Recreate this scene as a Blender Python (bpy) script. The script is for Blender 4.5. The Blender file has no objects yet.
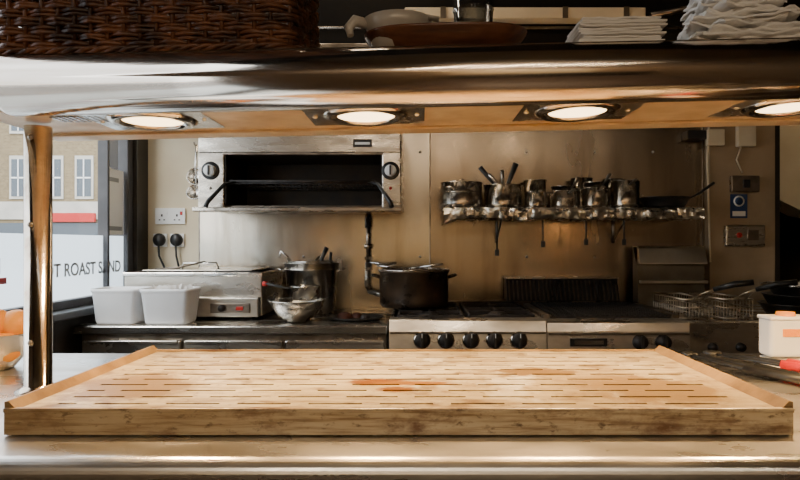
import bpy, bmesh, math, random
from mathutils import Vector, Matrix, noise
random.seed(7)
S=bpy.context.scene
# ---------------------------------------------------------------- camera
CAM_Z=1.25; F=600.0
cd=bpy.data.cameras.new("camera"); cam=bpy.data.objects.new("camera",cd); S.collection.objects.link(cam)
cam.location=(0,0,CAM_Z); cam.rotation_euler=(math.pi/2,0,0)
cd.sensor_width=36; cd.lens=27; cd.shift_x=-0.025; cd.shift_y=0.004; cd.clip_start=0.02
S.camera=cam
def X(px,d): return (px-420)*d/F      # survey helper: photo bearing -> metres at a known depth
def Z(py,d): return CAM_Z-(py-243)*d/F
# ---------------------------------------------------------------- materials
MATS={}
def mat(name,base,metal=0.0,rough=0.5,c2=None,nscale=6,stretch=(1,1,1),bump=0.0,bscale=40,rvar=0.0,contrast=(0.35,0.65),
        emit=None,estr=0,trans=0,alpha=1,spec=None,detail=6,coat=0):
    m=bpy.data.materials.new(name); m.use_nodes=True; nt=m.node_tree; N=nt.nodes; L=nt.links
    b=N['Principled BSDF']; b.inputs['Base Color'].default_value=(*base,1); b.inputs['Metallic'].default_value=metal
    b.inputs['Roughness'].default_value=rough
    if coat: b.inputs['Coat Weight'].default_value=coat
    if spec is not None: b.inputs['Specular IOR Level'].default_value=spec
    if trans: b.inputs['Transmission Weight'].default_value=trans
    if emit: b.inputs['Emission Color'].default_value=(*emit,1); b.inputs['Emission Strength'].default_value=estr
    tc=N.new('ShaderNodeTexCoord'); mp=N.new('ShaderNodeMapping'); mp.inputs['Scale'].default_value=stretch
    L.new(tc.outputs['Object'],mp.inputs['Vector'])
    if c2 or rvar:
        n=N.new('ShaderNodeTexNoise'); n.inputs['Scale'].default_value=nscale; n.inputs['Detail'].default_value=detail
        L.new(mp.outputs[0],n.inputs['Vector'])
        mr=N.new('ShaderNodeMapRange'); mr.inputs[1].default_value=contrast[0]; mr.inputs[2].default_value=contrast[1]
        L.new(n.outputs['Fac'],mr.inputs[0])
        if c2:
            mx=N.new('ShaderNodeMix'); mx.data_type='RGBA'; mx.inputs[6].default_value=(*base,1); mx.inputs[7].default_value=(*c2,1)
            L.new(mr.outputs[0],mx.inputs[0]); L.new(mx.outputs[2],b.inputs['Base Color'])
        if rvar:
            r2=N.new('ShaderNodeMapRange'); r2.inputs[3].default_value=max(0.02,rough-rvar); r2.inputs[4].default_value=min(1,rough+rvar)
            L.new(mr.outputs[0],r2.inputs[0]); L.new(r2.outputs[0],b.inputs['Roughness'])
    if bump:
        n2=N.new('ShaderNodeTexNoise'); n2.inputs['Scale'].default_value=bscale; n2.inputs['Detail'].default_value=4
        L.new(mp.outputs[0],n2.inputs['Vector'])
        bp=N.new('ShaderNodeBump'); bp.inputs['Strength'].default_value=bump; bp.inputs['Distance'].default_value=0.01
        L.new(n2.outputs['Fac'],bp.inputs['Height']); L.new(bp.outputs[0],b.inputs['Normal'])
    MATS[name]=m; return m
steel=mat('steel_brushed',(.60,.56,.50),1,.30,(.38,.34,.28),5,(1,1,6),.05,60,.10)
steel_top=mat('steel_counter',(.80,.78,.75),1,.30,(.60,.57,.53),4,(1,3,3),.03,40,.09)
steel_bt=mat('steel_bench_top',(.74,.71,.66),1,.24,(.48,.44,.39),4,(1,3,3),.03,40,.08)
steel_lt=mat('steel_light',(.80,.77,.72),1,.22,(.58,.54,.48),8,(1,1,1),.04,50,.09)
steel_fr=mat('steel_front',(.72,.67,.60),1,.32,(.46,.41,.34),5,(1,1,2.5),.05,50,.10)
steel_dk=mat('steel_greasy',(.36,.31,.26),1,.36,(.15,.12,.09),9,(1,1,1),.08,60,.1)
steel_pan=mat('steel_pan',(.78,.73,.66),1,.20,(.42,.36,.29),12,(1,1,1),.05,60,.08)
chrome=mat('chrome_post',(.80,.72,.62),1,.12,(.46,.37,.28),12,(1,1,1),.03,30,.06)
copperish=mat('gantry_steel',(.90,.80,.69),1,.16,(.74,.61,.49),3,(.6,14,14),0,12,.05)
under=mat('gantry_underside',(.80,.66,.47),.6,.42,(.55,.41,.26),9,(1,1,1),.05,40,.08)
iron=mat('cast_iron',(.018,.016,.015),.3,.5,(.05,.04,.035),20,(1,1,1),.2,80)
black=mat('black_enamel',(.010,.009,.009),0,.35,(.03,.025,.02),10)
plast=mat('black_plastic',(.012,.012,.012),0,.4)
blackpot=mat('blackened_pot',(.030,.020,.013),.5,.33,(.11,.068,.04),10,(1,1,1),.1,40,.1)
white=mat('white_plastic',(.85,.85,.83),0,.4)
tubm=mat('tub_plastic',(.90,.91,.93),0,.35,(.80,.81,.83),6)
paper=mat('paper',(.84,.82,.79),0,.85,(.72,.69,.65),8,(1,1,1),.3,30)
cream=mat('cream_paint',(.80,.71,.52),0,.6,(.68,.57,.39),3,(1,1,1),.15,18)
tan=mat('tan_paint',(.42,.31,.19),0,.6,(.28,.20,.12),4,(1,1,1),.15,18)
brownw=mat('brown_paint',(.13,.09,.055),0,.6,(.10,.07,.04),4)
darkwall=mat('dark_paint',(.020,.016,.013),0,.6,(.035,.028,.02),4)
ceilm=mat('ceiling_black',(.012,.011,.010),0,.8,(.02,.017,.015),3,spec=.1)
ceilc=mat('ceiling_brown',(.08,.062,.045),0,.8,(.06,.05,.035),3)
hoodm=mat('hood_black',(.006,.005,.0045),0,.6,(.012,.010,.008),4,spec=.12)
floorm=mat('floor_tile',(.10,.07,.055),0,.4,(.06,.045,.035),5)
frame=mat('window_frame_paint',(.045,.045,.05),0,.4,(.07,.07,.075),9)
foil=mat('foil',(.96,.91,.82),1,.28,(.78,.70,.58),12,(1,1,1),.25,50,.08)
walnut=mat('walnut',(.15,.052,.020),0,.33,(.06,.020,.009),9,(1,6,6),.1,40,coat=.3)
wick=mat('wicker',(.17,.062,.024),0,.42,(.035,.012,.005),25,(1,1,1),.3,120,contrast=(.4,.6))
orangem=mat('orange_peel',(.90,.25,.01),0,.45,(.8,.36,.03),8,(1,1,1),.2,200)
redm=mat('red_plastic',(.50,.015,.010),0,.35)
bluem=mat('blue_sign',(.02,.05,.14),0,.4)
lblack=mat('grill_interior',(.012,.010,.008),.2,.55,(.035,.022,.012),12)
foodm=mat('cooked_meat',(.13,.04,.022),0,.6,(.05,.015,.01),30,(1,1,1),.4,60)
knobm=mat('knob_black',(.010,.009,.008),0,.5,(.03,.022,.018),20,spec=.3)
screwm=mat('label_grey',(.30,.31,.32),.2,.4)
def splash_material(name,ca,cb,cstreak,rlo,rhi):
    m=bpy.data.materials.new(name); m.use_nodes=True; nt=m.node_tree; N=nt.nodes; L=nt.links
    b=N['Principled BSDF']; b.inputs['Metallic'].default_value=1
    tc=N.new('ShaderNodeTexCoord')
    def nz(scale,st,lo,hi,det=5,dist=0):
        mp=N.new('ShaderNodeMapping'); mp.inputs['Scale'].default_value=st; L.new(tc.outputs['Object'],mp.inputs[0])
        n=N.new('ShaderNodeTexNoise'); n.inputs['Scale'].default_value=scale; n.inputs['Detail'].default_value=det; n.inputs['Roughness'].default_value=.5; n.inputs['Distortion'].default_value=dist
        L.new(mp.outputs[0],n.inputs['Vector']); r=N.new('ShaderNodeMapRange'); r.inputs[1].default_value=lo; r.inputs[2].default_value=hi
        L.new(n.outputs['Fac'],r.inputs[0]); return r.outputs[0]
    def mix(f,a,c):
        x=N.new('ShaderNodeMix'); x.data_type='RGBA'; L.new(f,x.inputs[0])
        if isinstance(a,tuple): x.inputs[6].default_value=(*a,1)
        else: L.new(a,x.inputs[6])
        x.inputs[7].default_value=(*c,1); return x.outputs[2]
    c=mix(nz(1.1,(1,1,.8),.25,.75,4),ca,cb)
    c=mix(nz(4,(2.5,1,.30),.50,.85,4),c,cstreak)
    L.new(c,b.inputs['Base Color'])
    r=N.new('ShaderNodeMapRange'); r.inputs[3].default_value=rlo; r.inputs[4].default_value=rhi; L.new(nz(3.0,(1.6,1,.5),.3,.7,6),r.inputs[0]); L.new(r.outputs[0],b.inputs['Roughness'])
    bp=N.new('ShaderNodeBump'); bp.inputs['Strength'].default_value=.10; bp.inputs['Distance'].default_value=.012; L.new(nz(2.2,(1,1,.6),0,1,2),bp.inputs['Height']); L.new(bp.outputs[0],b.inputs['Normal'])
    return m
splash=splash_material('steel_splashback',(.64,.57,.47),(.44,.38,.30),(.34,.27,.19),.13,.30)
splash_dim=splash_material('steel_splashback_dimmed',(.46,.38,.29),(.28,.22,.16),(.18,.13,.09),.15,.32)  # right-hand sheet: light falloff put into a darker steel colour
def board_material(name,stops,stain,face=False):
    m=bpy.data.materials.new(name); m.use_nodes=True; nt=m.node_tree; N=nt.nodes; L=nt.links
    b=N['Principled BSDF']; b.inputs['Roughness'].default_value=.30
    tc=N.new('ShaderNodeTexCoord')
    def nz(scale,st,lo,hi,det=8):
        mp=N.new('ShaderNodeMapping'); mp.inputs['Scale'].default_value=st; L.new(tc.outputs['Object'],mp.inputs[0])
        n=N.new('ShaderNodeTexNoise'); n.inputs['Scale'].default_value=scale; n.inputs['Detail'].default_value=det; n.inputs['Roughness'].default_value=.65
        L.new(mp.outputs[0],n.inputs['Vector']); r=N.new('ShaderNodeMapRange'); r.inputs[1].default_value=lo; r.inputs[2].default_value=hi
        L.new(n.outputs['Fac'],r.inputs[0]); return r.outputs[0]
    def mix(f,a,c):
        x=N.new('ShaderNodeMix'); x.data_type='RGBA'; L.new(f,x.inputs[0])
        if isinstance(a,tuple): x.inputs[6].default_value=(*a,1)
        else: L.new(a,x.inputs[6])
        x.inputs[7].default_value=(*c,1); return x.outputs[2]
    c=None
    for (sc,st,lo,hi,col) in stops[1:]:
        c=mix(nz(sc,st,lo,hi),stops[0] if c is None else c,col)
    for (lx,ly,sx,sy,col,thr) in stain:
        mp=N.new('ShaderNodeMapping'); mp.inputs['Location'].default_value=(-lx*sx,-ly*sy,-.04*sx); mp.inputs['Scale'].default_value=(sx,sy,sx)
        L.new(tc.outputs['Object'],mp.inputs[0])
        n=N.new('ShaderNodeTexNoise'); n.inputs['Scale'].default_value=4.5; n.inputs['Detail'].default_value=9; n.inputs['Roughness'].default_value=.75; L.new(mp.outputs[0],n.inputs['Vector'])
        g=N.new('ShaderNodeVectorMath'); g.operation='LENGTH'; L.new(mp.outputs[0],g.inputs[0])
        r=N.new('ShaderNodeMapRange'); r.inputs[1].default_value=1.1; r.inputs[2].default_value=.1; L.new(g.outputs['Value'],r.inputs[0])
        ml=N.new('ShaderNodeMath'); ml.operation='MULTIPLY'; L.new(r.outputs[0],ml.inputs[0]); L.new(n.outputs['Fac'],ml.inputs[1])
        r3=N.new('ShaderNodeMapRange'); r3.inputs[1].default_value=thr; r3.inputs[2].default_value=thr+.10; L.new(ml.outputs[0],r3.inputs[0])
        c=mix(r3.outputs[0],c,col)
    L.new(c,b.inputs['Base Color'])
    bp=N.new('ShaderNodeBump'); bp.inputs['Strength'].default_value=.15; bp.inputs['Distance'].default_value=.005
    L.new(nz(20,(1,4,4),0,1),bp.inputs['Height']); L.new(bp.outputs[0],b.inputs['Normal'])
    return m
boardm=board_material('stained_board',[(.56,.49,.34),(2.5,(1,1,1),.35,.65,(.36,.285,.165)),(9,(1,8,8),.46,.66,(.26,.19,.10)),
    (4,(1,1.6,1),.54,.72,(.20,.13,.06)),(16,(1,1.6,1),.54,.66,(.16,.105,.055)),(60,(1,1,1),.58,.68,(.12,.075,.035)),(7,(1,1,1),.58,.68,(.58,.54,.45))],
    [(-.045,-.065,11,20,(.15,.050,.004),.22),(.02,-.075,8,34,(.20,.085,.010),.22),(-.01,-.12,16,26,(.15,.055,.006),.24),(.26,.02,5,9,(.17,.105,.045),.30),(-.48,-.1,4,4,(.20,.13,.06),.28),(.44,-.12,4,4,(.20,.13,.06),.28)])
facem=board_material('stained_board_edge',[(.34,.25,.14),(2.2,(1,1,1),.38,.62,(.48,.39,.25)),(16,(.5,1,9),.45,.65,(.20,.12,.05)),
    (7,(1,1,2),.52,.64,(.13,.06,.022)),(40,(1,1,2),.56,.68,(.09,.05,.02))],[])
rimm=mat('board_rim_rusty',(.30,.19,.075),.0,.42,(.09,.045,.02),9,(1,1,1),.2,40)
slotm=mat('slot_brown',(.09,.05,.02),0,.6,(.05,.025,.010),20)
def thin_glass(name,kind):
    m=bpy.data.materials.new(name); m.use_nodes=True; nt=m.node_tree; N=nt.nodes; L=nt.links
    N.remove(N['Principled BSDF']); out=N['Material Output']
    t=N.new('ShaderNodeBsdfTransparent'); mx=N.new('ShaderNodeMixShader'); L.new(mx.outputs[0],out.inputs[0])
    if kind!='frost':
        t.inputs[0].default_value=(.97,.98,.98,1); g=N.new('ShaderNodeBsdfGlossy'); g.inputs['Roughness'].default_value=.03
        mx.inputs[0].default_value=.06
        if kind=='tumbler':
            lw=N.new('ShaderNodeLayerWeight'); lw.inputs[0].default_value=.45; L.new(lw.outputs['Facing'],mx.inputs[0])
        L.new(t.outputs[0],mx.inputs[1]); L.new(g.outputs[0],mx.inputs[2])
    else:
        tr=N.new('ShaderNodeBsdfTranslucent'); tr.inputs[0].default_value=(.84,.93,.98,1); mx.inputs[0].default_value=.84
        L.new(t.outputs[0],mx.inputs[1]); L.new(tr.outputs[0],mx.inputs[2])
    return m
glassm=thin_glass('window_glass','clear'); frostm=thin_glass('frosted_film','frost'); tumbler=thin_glass('tumbler_glass','tumbler')
lampm=mat('lamp_glass',(1,.85,.6),0,.3,emit=(1,.70,.36),estr=6)
# ---------------------------------------------------------------- mesh builder
class MB:
    def __init__(s,name): s.name=name; s.v=[]; s.f=[]; s.m=[]; s.sm=[]; s.mats=[]
    def mi(s,m):
        if m not in s.mats: s.mats.append(m)
        return s.mats.index(m)
    def add(s,vs,fs,m,smooth=False,M=None):
        o=len(s.v); k=s.mi(m)
        for p in vs:
            p=Vector(p); s.v.append(M@p if M is not None else p)
        for f in fs: s.f.append([o+i for i in f]); s.m.append(k); s.sm.append(smooth)
    def box(s,x0,x1,y0,y1,z0,z1,m,bev=0.0,M=None,seg=2):
        bm=bmesh.new(); bmesh.ops.create_cube(bm,size=1)
        for v in bm.verts: v.co=Vector(((x0+x1)/2+v.co.x*(x1-x0),(y0+y1)/2+v.co.y*(y1-y0),(z0+z1)/2+v.co.z*(z1-z0)))
        if bev: bmesh.ops.bevel(bm,geom=bm.edges[:],offset=bev,segments=seg,affect='EDGES',profile=.5)
        bm.verts.index_update(); s.add([v.co.copy() for v in bm.verts],[[v.index for v in f.verts] for f in bm.faces],m,False,M); bm.free()
    def prism(s,prof,a0,a1,m,axis='x',smooth=False,M=None,caps=True):
        n=len(prof); vs=[]
        for a in (a0,a1):
            for (p,q) in prof: vs.append((a,p,q) if axis=='x' else ((p,a,q) if axis=='y' else (p,q,a)))
        s.add(vs,[[i,(i+1)%n,n+(i+1)%n,n+i] for i in range(n)],m,smooth,M)
        if caps: s.add(vs,[list(range(n))[::-1],list(range(n,2*n))],m,False,M)
    def lathe(s,prof,c,m,seg=28,M=None,smooth=True,sx=1,sy=1):
        vs=[];fs=[];n=len(prof)
        for i in range(seg):
            a=2*math.pi*i/seg
            for r,z in prof: vs.append((r*math.cos(a)*sx,r*math.sin(a)*sy,z))
        for i in range(seg):
            j=(i+1)%seg
            for k in range(n-1): fs.append([i*n+k,j*n+k,j*n+k+1,i*n+k+1])
        T=Matrix.Translation(Vector(c)); s.add(vs,fs,m,smooth,T@(M or Matrix.Identity(4)))
    def tube(s,pts,r,m,seg=8,closed=False,flat=1.0):
        pts=[Vector(p) for p in pts]; n=len(pts); vs=[];fs=[]; up=None
        for i,p in enumerate(pts):
            if closed: t=(pts[(i+1)%n]-pts[i-1]).normalized()
            else: t=(pts[min(i+1,n-1)]-pts[max(i-1,0)]).normalized()
            if up is None: up=Vector((0,0,1)) if abs(t.z)<.9 else Vector((0,1,0))
            a=(up-t*up.dot(t)); a=a.normalized() if a.length>1e-6 else t.orthogonal().normalized(); b=t.cross(a); up=a
            rr=r[i] if isinstance(r,(list,tuple)) else r
            for k in range(seg):
                an=2*math.pi*k/seg; vs.append(p+a*math.cos(an)*rr*flat+b*math.sin(an)*rr)
        for i in range(n if closed else n-1):
            j=(i+1)%n
            for k in range(seg): fs.append([i*seg+k,i*seg+(k+1)%seg,j*seg+(k+1)%seg,j*seg+k])
        s.add(vs,fs,m,True)
        if not closed: s.add(vs,[list(range(seg))[::-1],[ (n-1)*seg+k for k in range(seg)]],m,False)
    def finish(s,R=None,parent=None):
        vs=[(R@p if R is not None else p) for p in s.v]
        lo=Vector([min(p[i] for p in vs) for i in range(3)]); hi=Vector([max(p[i] for p in vs) for i in range(3)])
        o=Vector(((lo.x+hi.x)/2,(lo.y+hi.y)/2,lo.z))
        me=bpy.data.meshes.new(s.name); me.from_pydata([p-o for p in vs],[],s.f)
        for m in s.mats: me.materials.append(m)
        for p,k,sm in zip(me.polygons,s.m,s.sm): p.material_index=k; p.use_smooth=sm
        bm=bmesh.new(); bm.from_mesh(me); bmesh.ops.remove_doubles(bm,verts=bm.verts,dist=1e-5); bmesh.ops.recalc_face_normals(bm,faces=bm.faces); bm.to_mesh(me); bm.free()
        me.update(); ob=bpy.data.objects.new(s.name,me); ob.location=o; S.collection.objects.link(ob)
        if parent: ob.parent=parent
        return ob
RX=Matrix.Rotation(math.pi/2,4,'X')   # local z -> -y (towards the camera)
def vessel(mb,c,r,h,m,flare=1.0,th=.003,seg=32,rim=.004,M=None,base=.9):
    rt=r*flare
    mb.lathe([(0.0001,0),(r*base,0),(r*.97,h*.06),(r,h*.15),(rt,h),(rt+rim,h),(rt+rim,h+.003),(rt-th,h+.003),(r-th,h*.15),(r*base-th,th*2),(0.0001,th*2)],c,m,seg,M)
def handle(mb,c,r,z,ang,L,m,tilt=0.1,w=.009):
    d=Vector((math.cos(ang),math.sin(ang),0)); p=Vector(c)+d*(r-.002)+Vector((0,0,z))
    mb.tube([p,p+d*.03+Vector((0,0,.03*tilt)),p+d*L*.5+Vector((0,0,L*.5*tilt*1.2)),p+d*L+Vector((0,0,L*tilt*1.5))],[w*.7,w*.7,w,w*1.15],m,8,flat=.5)
def loop_handle(mb,c,r,z,ang,m,w=.04,out=.035,t=.005):
    d=Vector((math.cos(ang),math.sin(ang),0)); q=Vector((-d.y,d.x,0)); p=Vector(c)+d*(r-.003)+Vector((0,0,z))
    pts=[p-q*w,p-q*w+d*out*.7+Vector((0,0,.006)),p-q*w*.6+d*out+Vector((0,0,.01)),p+q*w*.6+d*out+Vector((0,0,.01)),p+q*w+d*out*.7+Vector((0,0,.006)),p+q*w]
    mb.tube(pts,t,m,8)
# ---------------------------------------------------------------- room shell
LW=-1.405; BW=3.10; RW=2.9; FW=-2.6; CZ=2.75
b=MB('floor'); b.box(LW-.2,RW+.2,FW-.2,5.2,-.1,0,floorm); b.finish()
b=MB('ceiling'); b.box(LW-.2,RW+.2,.9,5.2,CZ,CZ+.1,ceilm); b.box(LW-.2,RW+.2,FW-.2,.9,CZ,CZ+.1,ceilc); b.finish()
wy0,wy1,wz0,wz1=.75,2.98,.985,2.35
b=MB('wall_left')
b.box(LW-.18,LW,FW,wy0,0,CZ,brownw); b.box(LW-.18,LW,wy1,5.1,0,CZ,darkwall)
b.box(LW-.18,LW,wy0,wy1,0,wz0-.03,darkwall); b.box(LW-.18,LW,wy0,wy1,wz1,CZ,darkwall); b.finish()
b=MB('wall_back'); b.box(LW,1.80,BW,BW+.15,0,CZ,cream); b.finish()
b=MB('wall_right'); b.box(RW,RW+.15,FW,5.1,0,CZ,brownw); b.finish()
b=MB('wall_front'); b.box(LW-.18,1.5,FW-.15,FW,.9,1.95,cream); b.box(1.5,RW+.15,FW-.15,FW,.9,1.95,tan); b.box(LW-.18,RW+.15,FW-.15,FW,1.95,CZ,brownw); b.box(LW-.18,RW+.15,FW-.15,FW,0,.9,darkwall); b.finish()  # tone zones of this unseen wall chosen to shape reflections in the steel
b=MB('wall_passage'); b.box(1.5,RW,5.0,5.1,0,CZ,darkwall); b.box(1.80,1.86,BW+.001,5.0,0,CZ,darkwall); b.finish()
b=MB('trim_1'); b.box(LW-.06,LW+.05,wy0,wy1,wz0-.03,wz0,frame,.006); b.finish()
b=MB('splashback_panel')
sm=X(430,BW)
b.box(X(199,BW),sm,BW-.010,BW-.001,.55,2.40,splash,.002); b.box(sm,1.465,BW-.010,BW-.001,.55,2.40,splash_dim,.002)
for sx in (X(199,BW)+.006,sm,1.455): b.box(sx-.003,sx+.003,BW-.012,BW-.009,.6,2.38,steel_dk,.001)
for sx in (-.6,.0,.55,.9,1.2):
    for zz in (1.72,1.18): b.lathe([(.0001,.004),(.005,.003),(.007,0)],(sx,BW-.010,zz),steel,12,RX)
b.finish()
b=MB('wall_column'); b.box(1.468,1.80,BW-.06,BW,0,CZ-.001,tan,.003); b.finish()
# window
b=MB('window_1')
fx0,fx1=LW-.07,LW-.02
b.box(fx0,fx1,wy0,wy0+.06,wz0,wz1,frame,.004); b.box(fx0,fx1,wy1-.05,wy1,wz0,wz1,frame,.004)
b.box(fx0,fx1,wy0,wy1,wz0,wz0+.035,frame,.004); b.box(fx0,fx1,wy0,wy1,wz1-.06,wz1,frame,.004)
b.box(fx0,fx1,2.742,2.758,wz0,wz1,frame,.004)
def pane(x,y0,y1,z0,z1,m): b.add([(x,y0,z0),(x,y1,z0),(x,y1,z1),(x,y0,z1)],[[0,1,2,3]],m)
pane(LW-.046,wy0+.05,wy1-.04,wz0+.03,wz1-.05,glassm)
pane(LW-.0435,wy0+.06,2.742,wz0+.036,1.285,frostm); pane(LW-.0435,2.758,wy1-.05,wz0+.036,1.285,frostm)
b.box(LW-.0425,LW-.0420,1.2,2.10,1.108,1.130,redm)
b.finish()
b=MB('window_poster'); b.box(LW-.0425,LW-.041,2.775,2.925,1.29,1.60,white); b.box(LW-.0409,LW-.0407,2.79,2.91,1.31,1.33,screwm); b.box(LW-.0409,LW-.0407,2.79,2.88,1.54,1.56,screwm); b.finish()
for i,(txt,y0) in enumerate((("SANDWICH",1.66),("HOT ROAST SAND",2.25))):
    tcv=bpy.data.curves.new('window_lettering','FONT'); tcv.body=txt; tcv.size=.076; tcv.extrude=.0008; tcv.offset=.0012
    to=bpy.data.objects.new('window_lettering',tcv); S.collection.objects.link(to)
    tcv.materials.append(screwm)
    to.matrix_world=Matrix.Translation((LW-.0405,y0,1.145 if i==0 else 1.115))@Matrix(((0,0,1,0),(1,0,0,0),(0,1,0,0),(0,0,0,1)))
# ---------------------------------------------------------------- outdoors
brick=bpy.data.materials.new('stock_brick'); brick.use_nodes=True
nt=brick.node_tree; bt=nt.nodes.new('ShaderNodeTexBrick'); tc=nt.nodes.new('ShaderNodeTexCoord'); mp=nt.nodes.new('ShaderNodeMapping')
mp.inputs['Rotation'].default_value=(math.pi/2,0,0); nt.links.new(tc.outputs['Object'],mp.inputs[0]); nt.links.new(mp.outputs[0],bt.inputs['Vector'])
bt.inputs['Scale'].default_value=3; bt.inputs['Color1'].default_value=(.25,.19,.10,1); bt.inputs['Color2'].default_value=(.18,.13,.07,1); bt.inputs['Mortar'].default_value=(.30,.25,.17,1)
nt.links.new(bt.outputs[0],nt.nodes['Principled BSDF'].inputs['Base Color']); nt.nodes['Principled BSDF'].inputs['Roughness'].default_value=.9
stone=mat('pale_render',(.55,.52,.46),0,.8,(.45,.43,.38),1)
wing=mat('house_window_glass',(.08,.10,.12),0,.2)
pave=mat('asphalt',(.22,.22,.22),0,.9,(.16,.16,.16),3)
b=MB('ground_street'); b.box(-90,LW-.25,-40,70,-.12,-.02,pave); b.finish()
b=MB('terrace_building')
D0=34
b.box(-26,-17.6,D0,D0+8,-.02,13,brick)
b.box(-26,-17.5,D0-.1,D0,2.6,3.6,stone); b.box(-26,-17.5,D0-.15,D0,12.6,13.2,stone)
for cx in (-24.7,-22.7,-20.7,-19.0):
    for z0 in (3.9,7.6,10.5):
        w=.40; h=2.1 if z0<10 else 1.5
        b.box(cx-w-.12,cx+w+.12,D0-.08,D0-.001,z0-.15,z0+h+.2,stone)
        b.box(cx-w,cx+w,D0-.10,D0-.075,z0,z0+h,wing)
        b.box(cx-w,cx+w,D0-.13,D0-.098,z0+h/2-.04,z0+h/2+.04,white); b.box(cx-.03,cx+.03,D0-.13,D0-.098,z0,z0+h,white)
b.box(-25.8,-17.8,D0-.12,D0-.02,.3,2.4,wing); b.box(-22,-18.3,D0-.3,D0-.12,2.45,2.95,redm)
b.finish()
b=MB('corner_building')
b.box(-38,-27.3,D0-3,D0+6,-.02,12,stone)
for cx in (-36,-33.5,-31,-28.6):
    for z0 in (3.6,7.2): b.box(cx-.5,cx+.5,D0-3.06,D0-3,z0,z0+2,wing)
b.box(-38,-27.3,D0-3.1,D0-3,.3,2.6,redm)
b.finish()
b=MB('parked_car')
car=mat('car_paint',(.03,.035,.045),.3,.25)
prof=[(-2.1,.35),(-2.15,.8),(-1.5,.95),(-.9,1.42),(.7,1.45),(1.5,.98),(2.1,.85),(2.15,.35)]
b.prism([(x-12.8,z) for x,z in prof],22,23.7,car,'y')
b.prism([(x-12.8,z) for x,z in [(-1.35,.98),(-.85,1.36),(.62,1.38),(1.3,.99)]],21.98,22.0,wing,'y')
for wx in (-14.1,-11.5):
    for yy in (22.0,23.6): b.lathe([(.0001,0),(.18,.02),(.2,0),(.32,0),(.32,-.2),(.0001,-.2)],(wx,yy,.30),plast,24,RX)
b.finish()
# ---------------------------------------------------------------- extraction hood + ceiling stuff
b=MB('extraction_hood')
b.prism([(2.28,1.98),(2.28,2.74),(3.085,2.74),(3.085,2.66),(2.33,2.66),(2.33,1.98)],-1.38,1.95,hoodm)
b.box(-1.38,-1.34,2.33,3.085,1.98,2.66,hoodm); b.box(1.91,1.95,2.33,3.03,1.98,2.66,hoodm)
b.box(-1.38,1.95,2.265,2.28,1.975,2.005,steel_dk,.003)
for i in range(7):
    x=-1.1+i*.42; b.box(x,x+.38,2.62,3.08,2.55,2.57,steel_dk,.003)
b.finish()
b=MB('cable_trunking'); b.box(X(405,2.24),X(642,2.24),2.20,2.264,Z(22,2.24),Z(11,2.24),cream,.004)
for px in (440,560,620): b.box(X(px,2.24),X(px,2.24)+.02,2.196,2.2,Z(22,2.24),Z(11,2.24),steel_dk)
b.finish()
b=MB('conduit_pipes')
b.tube([(-1.2,2.245,Z(27,2.24)),(1.7,2.245,Z(27,2.24))],.006,steel_dk,8)
b.tube([(.86,2.24,2.10),(1.02,2.24,2.13),(1.05,2.24,2.2),(1.05,2.24,2.70)],.012,steel_dk,8)
b.finish()
b=MB('hood_light'); b.box(-.75,.05,2.75,2.87,2.50,2.545,white,.01); b.box(-.73,.03,2.765,2.855,2.49,2.50,mat('hood_diffuser',(1,.9,.75),0,.5,emit=(1,.82,.58),estr=8)); b.finish()
# ---------------------------------------------------------------- pass counter
CT=.956
b=MB('pass_counter')
prof=[(.83,CT)]
for i in range(1,9):
    a=math.pi/2+math.pi/2*i/8; prof.append((.83+.022*math.cos(a),CT-.022+.022*math.sin(a)))
prof+= [(.808,CT-.062)]
for i in range(1,5):
    a=math.pi+math.pi/2*i/4; prof.append((.818+.010*math.cos(a),CT-.062+.010*math.sin(a)))
prof+=[(.85,CT-.072),(.85,CT-.04),(1.57,CT-.04),(1.57,CT-.05),(1.60,CT-.05),(1.60,CT)]
b.prism(prof,-1.40,1.75,steel_top,smooth=False)
b.box(-1.38,1.70,.93,1.52,.12,CT-.041,steel,.004); b.box(-1.36,1.68,.97,1.48,0,.12,black)
for x in (-.35,.7): b.box(x-.003,x+.003,.926,.93,.15,CT-.06,steel_dk)
b.finish()
# ---------------------------------------------------------------- slotted board
b=MB('slotted_serving_board')
bx0,bx1=-.634,.569; by0,by1=.915,1.415; bz=CT+.001
T=bz+.039
b.box(bx0,bx1,by0,by1,bz,T-.008,boardm,.003)
b.box(bx0+.01,bx1-.01,by0+.01,by1-.01,T-.0081,T-.0078,slotm)
b.box(bx0+.001,bx1-.001,by0-.003,by0+.001,bz+.001,T-.002,facem,.001)
rows=11; pitch=(by1-by0-.03)/(rows+.0); sw=.0075; yprev=by0
slx0,slx1=bx0+.06,bx1-.06
for r in range(rows):
    yc=by0+.035+pitch*r
    b.box(bx0,bx1,yprev,yc-sw/2,T-.008,T,boardm)
    x=slx0+(0 if r%2 else -.055)
    cur=bx0
    while x<slx1:
        L=.085
        a=max(x,slx0); e=min(x+L,slx1)
        if e-a>.02:
            b.box(cur,a,yc-sw/2,yc+sw/2,T-.008,T,boardm); cur=e
        x+=L+.028
    b.box(cur,bx1,yc-sw/2,yc+sw/2,T-.008,T,boardm)
    yprev=yc+sw/2
b.box(bx0,bx1,yprev,by1,T-.008,T,boardm)
for sx,sg in ((bx0,1),(bx1,-1)):
    b.prism([(sx,T-.001),(sx,T+.012),(sx+sg*.006,T+.013),(sx+sg*.020,T-.001)],by0,by1,rimm,'y')
b.box(bx0,bx1,by1-.008,by1,T,T+.004,rimm,.001)
b.box(bx0,bx1,by0-.004,by0+.006,T-.004,T+.003,facem,.0015)
b.finish()
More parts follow.
